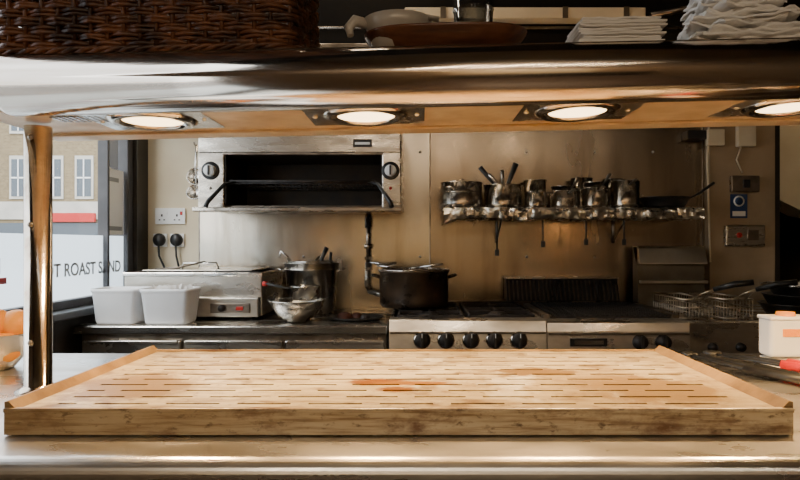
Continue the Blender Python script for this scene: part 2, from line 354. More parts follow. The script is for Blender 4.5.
# ---------------------------------------------------------------- gantry
piv=Vector((-.096,1.05,1.55)); GR=Matrix.Translation(piv)@Matrix.Rotation(-math.atan(14/640),4,'Y')@Matrix.Translation(-piv)
gx0,gx1=-.82,1.25; UZ=1.502; TZ=1.590
b=MB('heat_lamp_gantry')
def circ(c,r,n): return [(c[0]+r*math.cos(2*math.pi*i/n),c[1]+r*math.sin(2*math.pi*i/n)) for i in range(n)]
tc_,tr_=(1.05,1.538),.0515
b.prism(circ(tc_,tr_,56),-.715,gx1,copperish,smooth=True)
RYm=Matrix.Rotation(-math.pi/2,4,'Y')
b.lathe([(tr_,0),(tr_*.97,.006),(tr_*.88,.012),(tr_*.6,.016),(.0001,.018)],(-.715,tc_[0],tc_[1]),copperish,40,RYm)
b.box(gx0,gx1,1.035,1.36,TZ-.014,TZ,copperish,.003)
b.box(gx0,gx1,1.085,1.36,UZ+.002,TZ-.014,copperish,.003)
b.box(gx0,gx1,1.088,1.357,UZ,UZ+.003,under)
b.box(gx0,gx1,1.30,1.357,UZ-.006,UZ,under,.002)
lampx=(-.526,-.107,.308,.722,1.1)
for lx in lampx:
    ly=1.180
    b.box(lx-.115,lx+.115,ly-.085,ly+.085,UZ-.0015,UZ,steel_lt)
    b.lathe([(.056,.0),(.060,-.006),(.074,-.007),(.084,-.0015),(.084,.0)],(lx,ly,UZ-.001),chrome,40)
    b.lathe([(.0001,-.003),(.056,-.0015)],(lx,ly,UZ-.001),lampm,32)
    for sx in (-1,1):
        b.lathe([(.0001,-.004),(.004,-.003),(.006,0)],(lx+sx*.10,ly,UZ-.001),steel,10)
for x0_ in (-.70,.86):
    for k in range(8): b.box(x0_+k*.012,x0_+.006+k*.012,1.13,1.18,UZ-.002,UZ-.0005,steel_dk)
b.finish(GR)
for nm,px_ in (('gantry_post',-.757),('gantry_post',1.18)):
    b=MB(nm)
    ztop=1.545+.0218*(px_+.096)-.05
    b.lathe([(.0001,0),(.040,0),(.040,.004),(.030,.010),(.0245,.014),(.0245,ztop-CT-.001),(.0001,ztop-CT-.001)],(px_,1.19,CT+.001),chrome,36)
    for zz in (.10,.33,.50):
        b.lathe([(.0001,.004),(.004,.003),(.006,0)],(px_,1.19-.0245,CT+zz),steel_dk,10,RX)
    b.finish()
for lx in lampx:
    p=GR@Vector((lx,1.180,UZ-.010)); ld=bpy.data.lights.new('heat_lamp_light','AREA'); ld.shape='DISK'; ld.size=.085; ld.energy=6.0; ld.color=(1,.62,.27); ld.spread=math.radians(120)
    lo=bpy.data.objects.new('heat_lamp_light',ld); lo.location=p; S.collection.objects.link(lo)
# ---------------------------------------------------------------- on the gantry shelf
b=MB('wicker_basket')
x0,x1,y0,y1=-.78,-.222,1.07,1.335; rc=.035; z0=TZ+.002
def perim(x0,x1,y0,y1,rc,step):
    pts=[]
    def line(a,c):
        n=max(1,int((Vector(c)-Vector(a)).length/step))
        for i in range(n): pts.append((Vector(a).lerp(Vector(c),i/n)))
    def arc(cx,cy,a0):
        for i in range(6): a=a0+math.pi/2*i/6; pts.append(Vector((cx+rc*math.cos(a),cy+rc*math.sin(a))))
    line((x0+rc,y0),(x1-rc,y0)); arc(x1-rc,y0+rc,-math.pi/2); line((x1,y0+rc),(x1,y1-rc)); arc(x1-rc,y1-rc,0)
    line((x1-rc,y1),(x0+rc,y1)); arc(x0+rc,y1-rc,math.pi/2); line((x0,y1-rc),(x0,y0+rc)); arc(x0+rc,y0+rc,math.pi); return pts
base=perim(x0,x1,y0,y1,rc,.0072); n=len(base)//8*8; base=base[:n]
for row in range(24):
    zz=z0+.016+row*.0076; pts=[]
    for i,p in enumerate(base):
        t=(base[(i+1)%n]-base[i-1]).normalized(); nn=Vector((t.y,-t.x)); ph=math.pi*i/4+(math.pi if (row//2)%2 else 0)
        o=.0048*math.sin(ph)+.0025*noise.noise(Vector((i*.25,row*3.1,0)))
        pts.append((p.x+nn.x*o,p.y+nn.y*o,zz+.0030*noise.noise(Vector((i*.16,row*5.3,4)))))
    b.tube(pts,.0044+.0008*math.sin(row*2.1),wick,6,closed=True)
for i in range(2,n,4):
    p=base[i]; b.tube([(p.x,p.y,z0+.002),(p.x,p.y,z0+.20)],.0040,wick,6)
for k in (0,1,2):
    for zc in (z0+.010,z0+.205):
        pts=[]
        for i,p in enumerate(base):
            t=(base[(i+1)%n]-base[i-1]).normalized(); nn=Vector((t.y,-t.x)); a=i*.6+k*math.pi*2/3
            pts.append((p.x+nn.x*(.006+.005*math.cos(a)),p.y+nn.y*(.006+.005*math.cos(a)),zc+.005*math.sin(a)))
        b.tube(pts,.0045,wick,6,closed=True)
b.box(x0+.01,x1-.01,y0+.01,y1-.01,z0+.002,z0+.008,wick)
b.finish(GR)
b=MB('wooden_tray')
cx,cy=X(447,1.12),1.150; a_,b_=.155,.088
prof=[(.0001,0),(.50,0),(.74,.010),(.92,.034),(.985,.046),(1.0,.050),(.97,.051),(.86,.034),(.66,.014),(.0001,.010)]
vs=[];fs=[];seg=56;n=len(prof)
for i in range(seg):
    an=2*math.pi*i/seg; ca,sa=math.cos(an),math.sin(an); ex=abs(ca)**.8*(1 if ca>0 else -1); ey=abs(sa)**.8*(1 if sa>0 else -1)
    for r,z in prof: vs.append((cx+r*ex*a_,cy+r*ey*b_,TZ+.002+z-(.004*r*r*abs(sa)**4 if z>.02 else 0)))
for i in range(seg):
    for k in range(n-1): fs.append([i*n+k,((i+1)%seg)*n+k,((i+1)%seg)*n+k+1,i*n+k+1])
b.add(vs,fs,walnut,True); b.finish(GR)
b=MB('enamel_scoop')
em=mat('grey_enamel',(.55,.51,.45),.1,.35,(.42,.38,.33),8)
c=(-.040,1.135,TZ+.0175)
b.lathe([(.0001,0),(.036,0),(.046,.012),(.056,.044),(.062,.060),(.059,.061),(.052,.044),(.042,.014),(.0001,.004)],c,em,36,sx=1.05)
b.tube([(c[0]-.054,c[1]-.012,c[2]+.052),(c[0]-.079,c[1]-.02,c[2]+.056),(c[0]-.090,c[1]-.024,c[2]+.042),(c[0]-.086,c[1]-.028,c[2]+.026)],[.010,.011,.009,.006],em,10)
b.tube([(c[0]+.02,c[1],c[2]+.03),(c[0]+.06,c[1]-.02,c[2]+.060),(c[0]+.078,c[1]-.02,c[2]+.055)],[.006,.010,.008],em,10,flat=.5)
b.finish(GR)
b=MB('glass_tumbler'); gc=(X(475,1.17),1.17,TZ+.0135)
b.lathe([(.0001,0),(.030,0),(.034,.004),(.040,.12),(.038,.12),(.031,.010),(.0001,.010)],gc,tumbler,36)
for zz in (.04,.095): b.lathe([(.0375,-.001),(.0405,0),(.0375,.001)],(gc[0],gc[1],gc[2]+zz),tumbler,36)
b.finish(GR)
def sheets(name,cx,cy,z,w,d,count,th,jit,crumple,seed,maxrot,lift=0):
    random.seed(seed); b=MB(name); nx,ny=14,9; zz=z
    for k in range(count):
        a=random.uniform(-maxrot,maxrot); ox,oy=random.uniform(-jit,jit),random.uniform(-jit*.6,jit*.6); s=random.uniform(.90,1.05)*(1-.35*k/count if lift else 1)
        R=Matrix.Translation((cx+ox,cy+oy,zz))@Matrix.Rotation(a,4,'Z'); vs=[];fs=[]
        for j in range(ny+1):
            for i in range(nx+1):
                u=i/nx-.5;v=j/ny-.5; e=max(abs(u),abs(v))*2
                zq=crumple*(noise.noise(Vector((u*4+k*7.1,v*4,seed)))*.9+.5)*(e**1.5) + crumple*.25*(noise.noise(Vector((u*9,v*9,k*3.3)))+.5)
                vs.append((u*w*s,v*d*s,max(0,zq)))
        for j in range(ny):
            for i in range(nx):
                q=j*(nx+1)+i; fs.append([q,q+1,q+nx+2,q+nx+1])
        b.add(vs,fs,paper,True,R)
        b.add([(p[0],p[1],p[2]+th*.55) for p in vs],fs,paper,True,R)
        ed=[i for i in range(nx+1)]+[j*(nx+1)+nx for j in range(1,ny+1)]+[ny*(nx+1)+i for i in range(nx-1,-1,-1)]+[j*(nx+1) for j in range(ny-1,0,-1)]
        m=len(ed); b.add([vs[q] for q in ed]+[(vs[q][0],vs[q][1],vs[q][2]+th*.55) for q in ed],[[i,(i+1)%m,m+(i+1)%m,m+i] for i in range(m)],paper,False,R)
        zz+=th
    return b
sheets('paper_napkin_stack',X(612,1.13),1.12,TZ+.002,.150,.105,11,.0048,.003,.003,3,.04).finish(GR)
sheets('crumpled_paper_pile',X(736,1.14),1.14,TZ+.002,.205,.14,16,.0068,.012,.017,11,.28,1).finish(GR)
# ---------------------------------------------------------------- work bench (left)
BT=.92
b=MB('steel_workbench')
b.box(-1.385,-.130,2.395,3.085,BT-.035,BT,steel_bt,.006)
b.box(-1.37,-.135,2.43,3.08,.10,BT-.036,steel_dk,.003)
for i in range(3):
    xa=-1.36+i*.408; b.box(xa,xa+.398,2.41,2.431,BT-.20,BT-.062,steel_fr,.006); b.box(xa,xa+.398,2.41,2.431,.14,BT-.21,steel,.006)
    b.box(xa+.01,xa+.388,2.402,2.412,BT-.075,BT-.060,steel_fr,.003)
for x in (-1.33,-.2):
    for y in (2.5,3.0): b.box(x-.02,x+.02,y-.02,y+.02,0,.1,black)
b.finish()
b=MB('countertop_bain_marie')
fx0,fx1=X(124,2.62),X(262,2.62); z0=BT+.012; z1=Z(272,2.62)
b.box(fx0,fx1,2.62,3.02,z0,z1,steel_fr,.006)
b.box(fx0-.004,fx1+.004,2.612,3.025,z1-.018,z1,steel_lt,.004)
b.box(X(190,2.58),fx1-.004,2.575,2.62,z0,z0+.085,steel_fr,.006)
b.box(X(210,2.57),X(250,2.57),2.571,2.576,z0+.018,z0+.060,steel_dk,.003)
b.box(X(236,2.57),X(243,2.57),2.566,2.572,z0+.030,z0+.046,redm,.002)
b.lathe([(.0001,.018),(.014,.016),(.016,0)],(X(222,2.57),2.571,z0+.04),knobm,20,RX)
for x in (fx0+.04,fx1-.04):
    for y in (2.66,2.98): b.lathe([(.0001,0),(.014,0),(.014,.0125),(.0001,.0125)],(x,y,BT+.0005),plast,12)
lz=z1
b.box(fx0+.05,fx1-.06,2.68,2.98,lz,lz+.008,steel,.003)
b.tube([(fx0+.20,2.75,lz+.006),(fx0+.21,2.75,lz+.035),(fx0+.36,2.75,lz+.035),(fx0+.37,2.75,lz+.006)],.006,steel_lt,8)
b.tube([(fx0+.1,2.70,lz+.01),(fx0+.2,2.70,lz+.016),(fx0+.33,2.69,lz+.045)],.004,steel_dk,6)
b.finish()
def tub(name,px0,px1,d0,h,fill):
    b=MB(name); xa,xb=X(px0,d0),X(px1,d0); w=xb-xa; cx=(xa+xb)/2; dp=.155; cy=d0+dp/2
    def loop(w,d,z,r=.022):
        out=[]
        for (sx,sy,a0) in ((1,-1,-90),(1,1,0),(-1,1,90),(-1,-1,180)):
            for i in range(5):
                a=math.radians(a0+90*i/4); out.append((cx+sx*(w/2-r)+r*math.cos(a),cy+sy*(d/2-r)+r*math.sin(a),z))
        return out
    L=[loop(w*.80,dp*.80,BT+.001),loop(w*.84,dp*.84,BT+.012),loop(w*.95,dp*.95,BT+h-.018),loop(w*.955,dp*.955,BT+h-.017),loop(w,dp,BT+h-.010),loop(w,dp,BT+h),loop(w*.93,dp*.93,BT+h),loop(w*.90,dp*.90,BT+h-.03),loop(w*.78,dp*.78,BT+.006)]
    n=20; vs=[p for l in L for p in l]; fs=[[k*n+i,k*n+(i+1)%n,(k+1)*n+(i+1)%n,(k+1)*n+i] for k in range(len(L)-1) for i in range(n)]
    b.add(vs,fs,tubm,True); b.add(L[0],[list(range(n))[::-1]],tubm); b.add(L[-1],[list(range(n))],tubm)
    if fill:
        random.seed(5)
        for k in range(5):
            nx=6; vs=[];fs=[]; ox=-.03+.018*k
            for j in range(nx+1):
                for i in range(nx+1):
                    u=i/nx-.5;v=j/nx; vs.append((cx+ox+u*.07,cy-.02+.012*k+.02*noise.noise(Vector((u*5,v*5,k*4))),BT+.06+v*.095+.014*noise.noise(Vector((u*7,v*3,k)))))
            for j in range(nx):
                for i in range(nx): q=j*(nx+1)+i; fs.append([q,q+1,q+nx+2,q+nx+1])
            b.add(vs,fs,paper,True)
    b.finish()
tub('plastic_tub',88,137,2.415,.145,False); tub('plastic_tub',137.5,189,2.41,.145,True)
b=MB('steel_stock_bucket'); pc=(X(312,2.83),2.83,BT+.001)
vessel(b,pc,.108,.235,steel_lt,1.18,rim=.006)
b.lathe([(.125,0),(.129,.003),(.125,.006)],(pc[0],pc[1],pc[2]+.205),steel_pan,32)
loop_handle(b,pc,.126,.20,math.pi,steel_lt,.03,.03); loop_handle(b,pc,.126,.20,0,steel_lt,.03,.03)
P=lambda px,py,d: Vector((X(px,d),d,Z(py,d)))
b.tube([P(300,285,2.83),P(287,256,2.76),P(281,251,2.76),P(279,258,2.76)],.006,steel_lt,8)
b.tube([P(318,285,2.85),P(322,258,2.80),P(327,247,2.80)],[.006,.009,.011],plast,8)
b.tube([P(308,285,2.88),P(314,262,2.90),P(320,256,2.90)],.006,steel_dk,8)
b.tube([P(322,290,2.88),P(330,262,2.88),P(331,252,2.88)],.007,plast,8)
b.tube([P(290,262,2.75),P(310,262,2.73),P(333,261,2.75)],.005,steel_lt,8)
b.finish()
b=MB('steel_mixing_bowl'); mc=(X(297,2.54),2.54,BT+.001)
b.lathe([(.0001,0),(.05,0),(.055,.004),(.088,.03),(.108,.062),(.116,.086),(.121,.087),(.121,.090),(.113,.089),(.104,.062),(.084,.033),(.05,.008),(.0001,.006)],mc,steel_lt,40); b.finish()
b=MB('small_saucepan'); sc=(X(306,2.52),2.53,BT+.092)
vessel(b,sc,.058,.055,steel_lt,1.08)
handle(b,sc,.060,.045,math.pi-.15,.12,plast,.12,.010)
b.tube([(sc[0]-.190,sc[1]+.028,sc[2]+.066),(sc[0]-.172,sc[1]+.026,sc[2]+.064)],.011,redm,8)
b.finish()
b=MB('meat_trivet'); tc2=(X(356,2.60),2.60,BT+.001)
b.lathe([(.0001,0),(.09,0),(.105,.012),(.102,.014),(.088,.005),(.0001,.005)],tc2,iron,32,sx=1.15)
for k,(ox,oy,r) in enumerate(((-.05,0,.032),(-.0,.02,.026),(.04,-.01,.022))):
    b.lathe([(r,.0),(r*.9,r*.5),(r*.5,r*.8),(.0001,r*.85)],(tc2[0]+ox,tc2[1]+oy,tc2[2]+.005),foodm if k<2 else iron,14)
b.finish()
# ---------------------------------------------------------------- wall things, left
b=MB('double_wall_socket'); yw=BW-.001
b.box(X(156,BW),X(186,BW),yw-.012,yw,Z(224,BW),Z(208,BW),white,.003)
for px in (163,178):
    x=X(px,BW); zc=Z(218,BW)
    b.box(x-.004,x+.004,yw-.014,yw-.011,zc+.008,zc+.02,plast)
    for s in(-1,1): b.box(x+s*.012-.004,x+s*.012+.004,yw-.014,yw-.011,zc-.012,zc-.006,plast)
    b.box(x-.006+.022,x+.006+.022,yw-.016,yw-.011,zc+.016,zc+.034,redm if px==178 else white,.001)
b.finish()
for px,pe in ((161,172),(178,186)):
    b=MB('power_plug'); x=X(px,BW); zc=Z(240,BW)
    b.box(x-.036,x+.036,BW-.012,BW-.001,zc-.034,zc+.034,white,.003)
    b.lathe([(.030,0),(.030,.018),(.023,.028),(.0001,.030)],(x,BW-.012,zc+.002),plast,20,RX,sy=1.1)
    b.tube([(x,BW-.03,zc-.02),(x+.003,BW-.03,zc-.08),(X(pe,BW)-.02,BW-.035,zc-.15),(X(pe,BW)-.01,BW-.04,Z(290,BW)),(X(pe,BW),BW-.05,BT+.03)],.0055,plast,8)
    b.finish()
b=MB('hanging_ladle'); lx=X(190,2.86)
b.tube([(lx,3.09,Z(150,3.09)),(lx,2.92,Z(150,3.09)),(lx,2.91,Z(148,3.09))],.004,steel_dk,6)
b.tube([(lx+.01,2.92,Z(147,3.0)),(lx-.0,2.93,Z(165,2.92)),(lx+.004,2.93,Z(188,2.92))],.005,steel_lt,8)
b.lathe([(.0001,-.03),(.022,-.026),(.036,-.010),(.040,.006),(.037,.006),(.032,-.008),(.02,-.022),(.0001,-.026)],(lx,2.92,Z(192,2.92)),steel_lt,24,Matrix.Rotation(1.2,4,'X'))
b.lathe([(.0001,-.03),(.025,-.024),(.042,-.008),(.045,.006),(.042,.006),(.038,-.006),(.02,-.020),(.0001,-.024)],(lx-.005,2.95,Z(176,2.95)),steel_pan,24,Matrix.Rotation(1.3,4,'X'))
b.finish()
# ---------------------------------------------------------------- salamander grill
grs=mat('grill_steel',(.60,.55,.48),1,.27,(.40,.35,.29),6,(1,1,4),.05,60,.08)
b=MB('salamander_grill'); d=2.70
sx0,sx1=X(198,d),X(401,d); sz0,sz1=Z(209,d),Z(124,d); ox0,ox1=X(224,d),X(382,d); oz0,oz1=Z(205,d),Z(152,d)
b.box(sx0,sx1,2.74,3.085,oz1,sz1,grs,.004)
b.box(sx0,sx1,d,2.745,oz1-.004,sz1,grs,.006)
b.box(sx0,ox0,d,3.085,sz0+.0,oz1+.001,grs,.005); b.box(ox1,sx1,d,3.085,sz0,oz1+.001,grs,.005)
b.box(ox0-.01,ox1+.01,2.74,3.085,sz0+.0,sz0+.02,steel_dk,.003)
b.box(ox0,ox1,3.04,3.08,sz0+.02,oz1,lblack)
b.box(ox0,ox0+.006,2.71,3.05,sz0+.02,oz1,lblack); b.box(ox1-.006,ox1,2.71,3.05,sz0+.02,oz1,lblack)
b.box(ox0,ox1,2.71,3.05,oz1-.012,oz1-.004,lblack)
b.box(sx0-.012,sx1+.005,2.66,2.745,sz0-.012,sz0+.008,grs,.004)
b.box(ox0-.005,ox1+.005,2.69,2.72,oz1-.012,oz1-.002,steel_dk,.002)
for i in range(26):
    x=ox0+.03+i*(ox1-ox0-.06)/25; b.tube([(x,2.70,Z(182,2.7)),(x,3.02,Z(182,2.7))],.003,steel_dk,6)
for yy in (2.70,2.86,3.02): b.tube([(ox0+.02,yy,Z(182,2.7)-.004),(ox1-.02,yy,Z(182,2.7)-.004)],.005,iron,6)
for i in range(5):
    zz=Z(160,2.9)+.0; x=ox0+.08+i*.135; b.box(x,x+.11,2.80,3.0,zz,zz+.012,steel_dk,.002)
for s,xx in ((1,ox0+.005),(-1,ox1-.005)):
    b.tube([(xx+s*.06,2.70,Z(181,2.7)),(xx+s*.01,2.66,Z(184,2.66)),(xx-s*.045,2.61,Z(201,2.6)),(xx-s*.055,2.605,Z(207,2.6))],[.006,.008,.010,.011],plast,8)
b.tube([(ox0+.03,2.685,Z(181,2.69)),(ox1-.03,2.685,Z(181,2.69))],.005,iron,8)
for px in (210.5,390.5):
    x=X(px,d); zc=Z(170.5,d)
    b.lathe([(.040,0),(.041,.003),(.036,.006),(.0001,.006)],(x,d,zc),plast,32,RX)
    b.lathe([(.0265,.005),(.025,.022),(.022,.026),(.0001,.026)],(x,d,zc),white,28,RX)
    b.box(x-.004,x+.004,d-.032,d-.024,zc-.021,zc+.021,plast,.001)
    b.lathe([(.0001,.004),(.006,.003),(.007,0)],(x,d,Z(188,d)),redm if px>300 else steel_dk,12,RX)
b.box(X(353,d),X(372,d),d-.004,d,Z(147,d),Z(139,d),plast,.001)
b.box(X(355,d),X(370,d),d-.0055,d-.003,Z(144.5,d),Z(142,d),white)
b.box(sx0+.03,sx1-.03,2.78,3.05,sz1,sz1+.02,steel_dk,.004)
for k in range(10): b.box(sx0+.25+k*.05,sx0+.28+k*.05,2.82,3.0,sz1+.02,sz1+.023,black)
b.finish()
b=MB('gas_supply_pipe'); gx=X(368,3.04)
b.tube([(gx,3.05,Z(213,3.04)),(gx,3.05,Z(262,3.04))],.011,steel_dk,12)
b.tube([(gx,3.05,Z(262,3.04)),(gx-.004,3.05,Z(285,3.04)),(gx+.01,3.04,Z(291,3.04)),(gx+.05,3.02,Z(293,3.04)),(gx+.12,3.0,Z(294,3.04))],.015,steel,12)
b.lathe([(.0001,-.03),(.018,-.03),(.018,.03),(.0001,.03)],(gx,3.05,Z(220,3.04)),chrome,8)
b.tube([(gx,3.04,Z(218,3.04)),(gx,3.0,Z(218,3.04)),(gx+.0,2.99,Z(228,3.04))],[.008,.010,.012],plast,8)
b.lathe([(.0001,-.012),(.020,-.012),(.020,.012),(.0001,.012)],(gx,3.05,Z(246,3.04)),chrome,6)
for zz in (Z(216,3.04),Z(258,3.04)): b.box(gx-.018,gx+.018,3.04,3.089,zz-.008,zz+.008,steel_dk,.002)
b.tube([(gx+.01,3.03,Z(262,3.04)),(gx+.08,3.03,Z(264,3.04)),(gx+.14,3.03,Z(263,3.04))],.006,steel_lt,8)
b.finish()
# ---------------------------------------------------------------- gas range
b=MB('gas_range'); rx0,rx1=-.122,.500; RT=.945
b.box(rx0,rx1,2.47,3.08,.12,RT-.03,steel_dk,.004)
b.prism([(2.385,RT-.004),(2.392,RT),(2.47,RT),(2.47,.78),(2.362,.78),(2.375,RT-.045)],rx0,rx1,steel_fr)
b.box(rx0+.004,rx1-.004,2.362,2.378,RT-.052,RT-.046,steel_dk)
b.box(rx0+.01,rx1-.01,2.41,2.47,.16,.77,steel,.006); b.tube([(rx0+.06,2.41,.72),(rx0+.06,2.375,.72),(rx1-.06,2.375,.72),(rx1-.06,2.41,.72)],.010,steel_lt,10)
for x in (rx0+.05,rx1-.05):
    for y in (2.5,3.02): b.lathe([(.0001,0),(.022,0),(.018,.125),(.0001,.125)],(x,y,0),steel_dk,14)
b.box(rx0+.01,rx1-.01,2.475,3.07,RT-.03,RT-.015,black)
b.box(rx0,rx1,3.05,3.08,RT-.03,RT+.010,steel_dk,.004)
b.box(rx0,rx0+.012,2.47,3.07,RT-.03,RT,steel,.002); b.box(rx1-.012,rx1,2.47,3.07,RT-.03,RT,steel,.002)
MK=Matrix.Rotation(math.radians(90-6),4,'X')
for px in (422,446,471,494.5,519):
    c=(X(px,2.368),2.369,Z(340.0,2.368))
    b.lathe([(.034,0),(.034,.004),(.027,.006),(.0001,.006)],c,chrome,28,MK)
    b.lathe([(.029,.006),(.027,.026),(.023,.031),(.0001,.031)],c,knobm,28,MK)
    b.box(-.006,.006,-.026,.026,.028,.040,knobm,.002,Matrix.Translation(c)@MK)
    b.box(-.0015,.0015,.010,.026,.0395,.041,white,0,Matrix.Translation(c)@MK)
for i in range(2):
    for j in range(2):
        cx=rx0+.165+i*.295; cy=2.62+j*.29; zz=RT-.015
        b.lathe([(.0001,.020),(.035,.020),(.045,.012),(.050,0)],(cx,cy,zz),iron,24)
        g=RT+.008
        for s in (-1,1):
            b.box(cx-.135,cx+.135,cy+s*.132-.006,cy+s*.132+.006,g-.018,g,iron,.002); b.box(cx+s*.132-.006,cx+s*.132+.006,cy-.135,cy+.135,g-.018,g,iron,.002)
            b.box(cx+s*.03 if s>0 else cx-.135,cx+.135 if s>0 else cx-.03,cy-.006,cy+.006,g-.012,g+.004,iron,.002)
            b.box(cx-.006,cx+.006,cy+.03 if s>0 else cy-.135,cy+.135 if s>0 else cy-.03,g-.012,g+.004,iron,.002)
        for s in (-1,1):
            for t in (-1,1): b.box(cx+s*.13-.008,cx+s*.13+.008,cy+t*.13-.008,cy+t*.13+.008,RT-.016,g-.01,iron)
b.finish()
b=MB('black_stock_pot'); pc=(X(414,2.80),2.80,RT+.0125); pr=.160
b.lathe([(.0001,0),(pr*.93,0),(pr*.99,.010),(pr,.03),(pr,.158),(pr+.006,.160),(pr+.006,.166),(pr-.003,.166),(pr-.004,.03),(pr-.02,.008),(.0001,.008)],pc,blackpot,44)
loop_handle(b,pc,pr,.135,0,blackpot,.04,.035,.006); loop_handle(b,pc,pr,.135,math.pi,blackpot,.04,.035,.006)
for a in range(-6,7):
    x=a*.022; yy=math.sqrt(max(0,(pr+.004)**2-x*x)); b.tube([(pc[0]+x,pc[1]-yy,pc[2]+.170),(pc[0]+x,pc[1]+yy,pc[2]+.170)],.0025,steel_pan,6)
b.tube([(pc[0]+(pr+.004)*math.cos(t*.2618),pc[1]+(pr+.004)*math.sin(t*.2618),pc[2]+.170) for t in range(24)],.0035,steel_pan,6,closed=True)
b.tube([(pc[0]-.02,pc[1]-.04,pc[2]+.176),(pc[0]+.07,pc[1]-.09,pc[2]+.19),(pc[0]+.13,pc[1]-.11,pc[2]+.20)],.005,steel_lt,6)
b.tube([(pc[0]-.17,pc[1]-.05,pc[2]+.19),(pc[0]-.05,pc[1]-.07,pc[2]+.178)],.005,steel_lt,6)
b.finish()
# ---------------------------------------------------------------- chargrill
b=MB('chargrill'); cx0,cx1=.505,1.068
b.box(cx0,cx1,2.47,3.08,.12,RT-.03,steel_dk,.004)
b.prism([(2.385,RT-.012),(2.395,RT-.006),(2.47,RT-.004),(2.47,.78),(2.366,.78),(2.377,.90)],cx0,cx1,steel_fr)
b.box(cx0+.004,cx1-.004,2.366,2.380,RT-.058,RT-.050,steel_dk)
b.box(X(570,2.37),X(607,2.37),2.362,2.385,Z(346,2.37),Z(338,2.37),plast,.002); b.box(X(574,2.37),X(603,2.37),2.360,2.363,Z(344,2.37),Z(340,2.37),steel_lt)
for px in (640,663):
    c=(X(px,2.37),2.372,Z(342,2.37)); b.lathe([(.030,0),(.030,.006),(.024,.010),(.024,.03),(.0001,.032)],c,knobm,26,MK); b.box(-.006,.006,-.024,.024,.028,.040,knobm,.001,Matrix.Translation(c)@MK)
b.box(cx0+.01,cx1-.01,2.41,2.47,.16,.77,steel,.006)
b.tube([(cx0+.06,2.415,.72),(cx0+.06,2.385,.72),(cx1-.06,2.385,.72),(cx1-.06,2.415,.72)],.010,steel_lt,10)
b.box(cx0+.02,cx1-.02,2.48,2.94,RT-.03,RT-.02,black)
b.box(cx0,cx0+.03,2.47,2.94,RT-.03,RT+.012,steel_dk,.003); b.box(cx1-.03,cx1,2.47,2.94,RT-.03,RT+.012,steel_dk,.003)
for i in range(24):
    x=cx0+.045+i*(cx1-cx0-.09)/23; b.prism([(2.49,RT-.002),(2.49,RT+.006),(2.93,RT+.018),(2.93,RT+.006)],x-.005,x+.005,iron)
b.box(cx0+.03,cx1-.03,2.485,2.50,RT-.012,RT+.002,iron,.002); b.box(cx0+.03,cx1-.03,2.92,2.935,RT-.004,RT+.012,iron,.002)
for x in (cx0+.06,cx1-.06):
    for y in (2.5,3.02): b.lathe([(.0001,0),(.022,0),(.018,.125),(.0001,.125)],(x,y,0),steel_dk,14)
b.finish()
b=MB('louvred_flue_guard')
gx0,gx1=X(507,2.97),X(619,2.97); g0,g1=RT+.020,Z(279,2.98)
b.prism([(2.955,g0),(3.00,g1),(3.07,g1),(3.07,g0)],gx0,gx1,black)
for i in range(26):
    x=gx0+.012+i*(gx1-gx0-.024)/25; b.prism([(2.950,g0+.004),(2.992,g1-.008),(3.0,g1-.008),(2.96,g0+.004)],x-.0035,x+.0035,steel_dk)
b.box(gx0-.003,gx1+.003,2.985,3.075,g1,g1+.010,steel_lt,.003)
for x in (gx0+.16,gx1-.06): b.box(x-.012,x+.012,2.99,3.03,RT-.029,g0,steel_dk)
b.finish()
# ---------------------------------------------------------------- deep fryer
b=MB('deep_fryer'); qx0,qx1=1.072,1.47; QT=.935
b.box(qx0,qx1,2.44,3.02,.1,QT-.16,steel_dk,.004)
b.box(qx0,qx1,2.40,2.46,QT-.2,QT,steel_fr,.006); b.box(qx0,qx1,2.96,3.03,QT-.17,QT,steel,.004)
b.box(qx0,qx0+.03,2.44,2.98,QT-.17,QT,steel,.003); b.box(qx1-.03,qx1,2.44,2.98,QT-.17,QT,steel,.003); b.box(qx0+.19,qx0+.21,2.44,2.98,QT-.17,QT-.004,steel,.002)
b.box(qx0+.03,qx1-.03,2.46,2.96,QT-.06,QT-.055,mat('fryer_oil',(.05,.025,.006),0,.06))
b.box(qx0+.02,qx1-.02,2.392,2.402,QT-.55,QT-.23,steel,.006)
for px in (712,740): b.lathe([(.018,0),(.016,.02),(.0001,.022)],(X(px,2.40),2.40,QT-.10),knobm,20,RX)
zt=Z(247,2.95); lidm=mat('fryer_lid_steel',(.72,.67,.57),1,.38,(.50,.45,.36),5,rvar=.1); lidd=mat('fryer_lid_recess',(.22,.19,.145),.9,.4,(.13,.11,.08),5)
b.prism([(2.945,QT),(2.965,zt-.085),(2.965,zt),(3.03,zt),(3.03,QT)],1.074,X(705,2.95),lidd)
b.prism([(2.925,zt-.082),(2.925,zt-.076),(2.950,zt-.005),(2.965,zt+.004),(3.03,zt+.004),(3.03,zt-.0),(2.97,zt-.082)],1.074,X(706,2.94),lidm)
b.box(1.074,X(706,2.94),2.915,2.945,Z(283,2.94),Z(280,2.94),lidm,.002)
for x in (qx0+.05,qx1-.05):
    for y in (2.5,2.95): b.lathe([(.0001,0),(.022,0),(.018,.105),(.0001,.105)],(x,y,0),steel_dk,14)
b.finish()
wirem=mat('fry_basket_wire',(.55,.46,.34),1,.32)
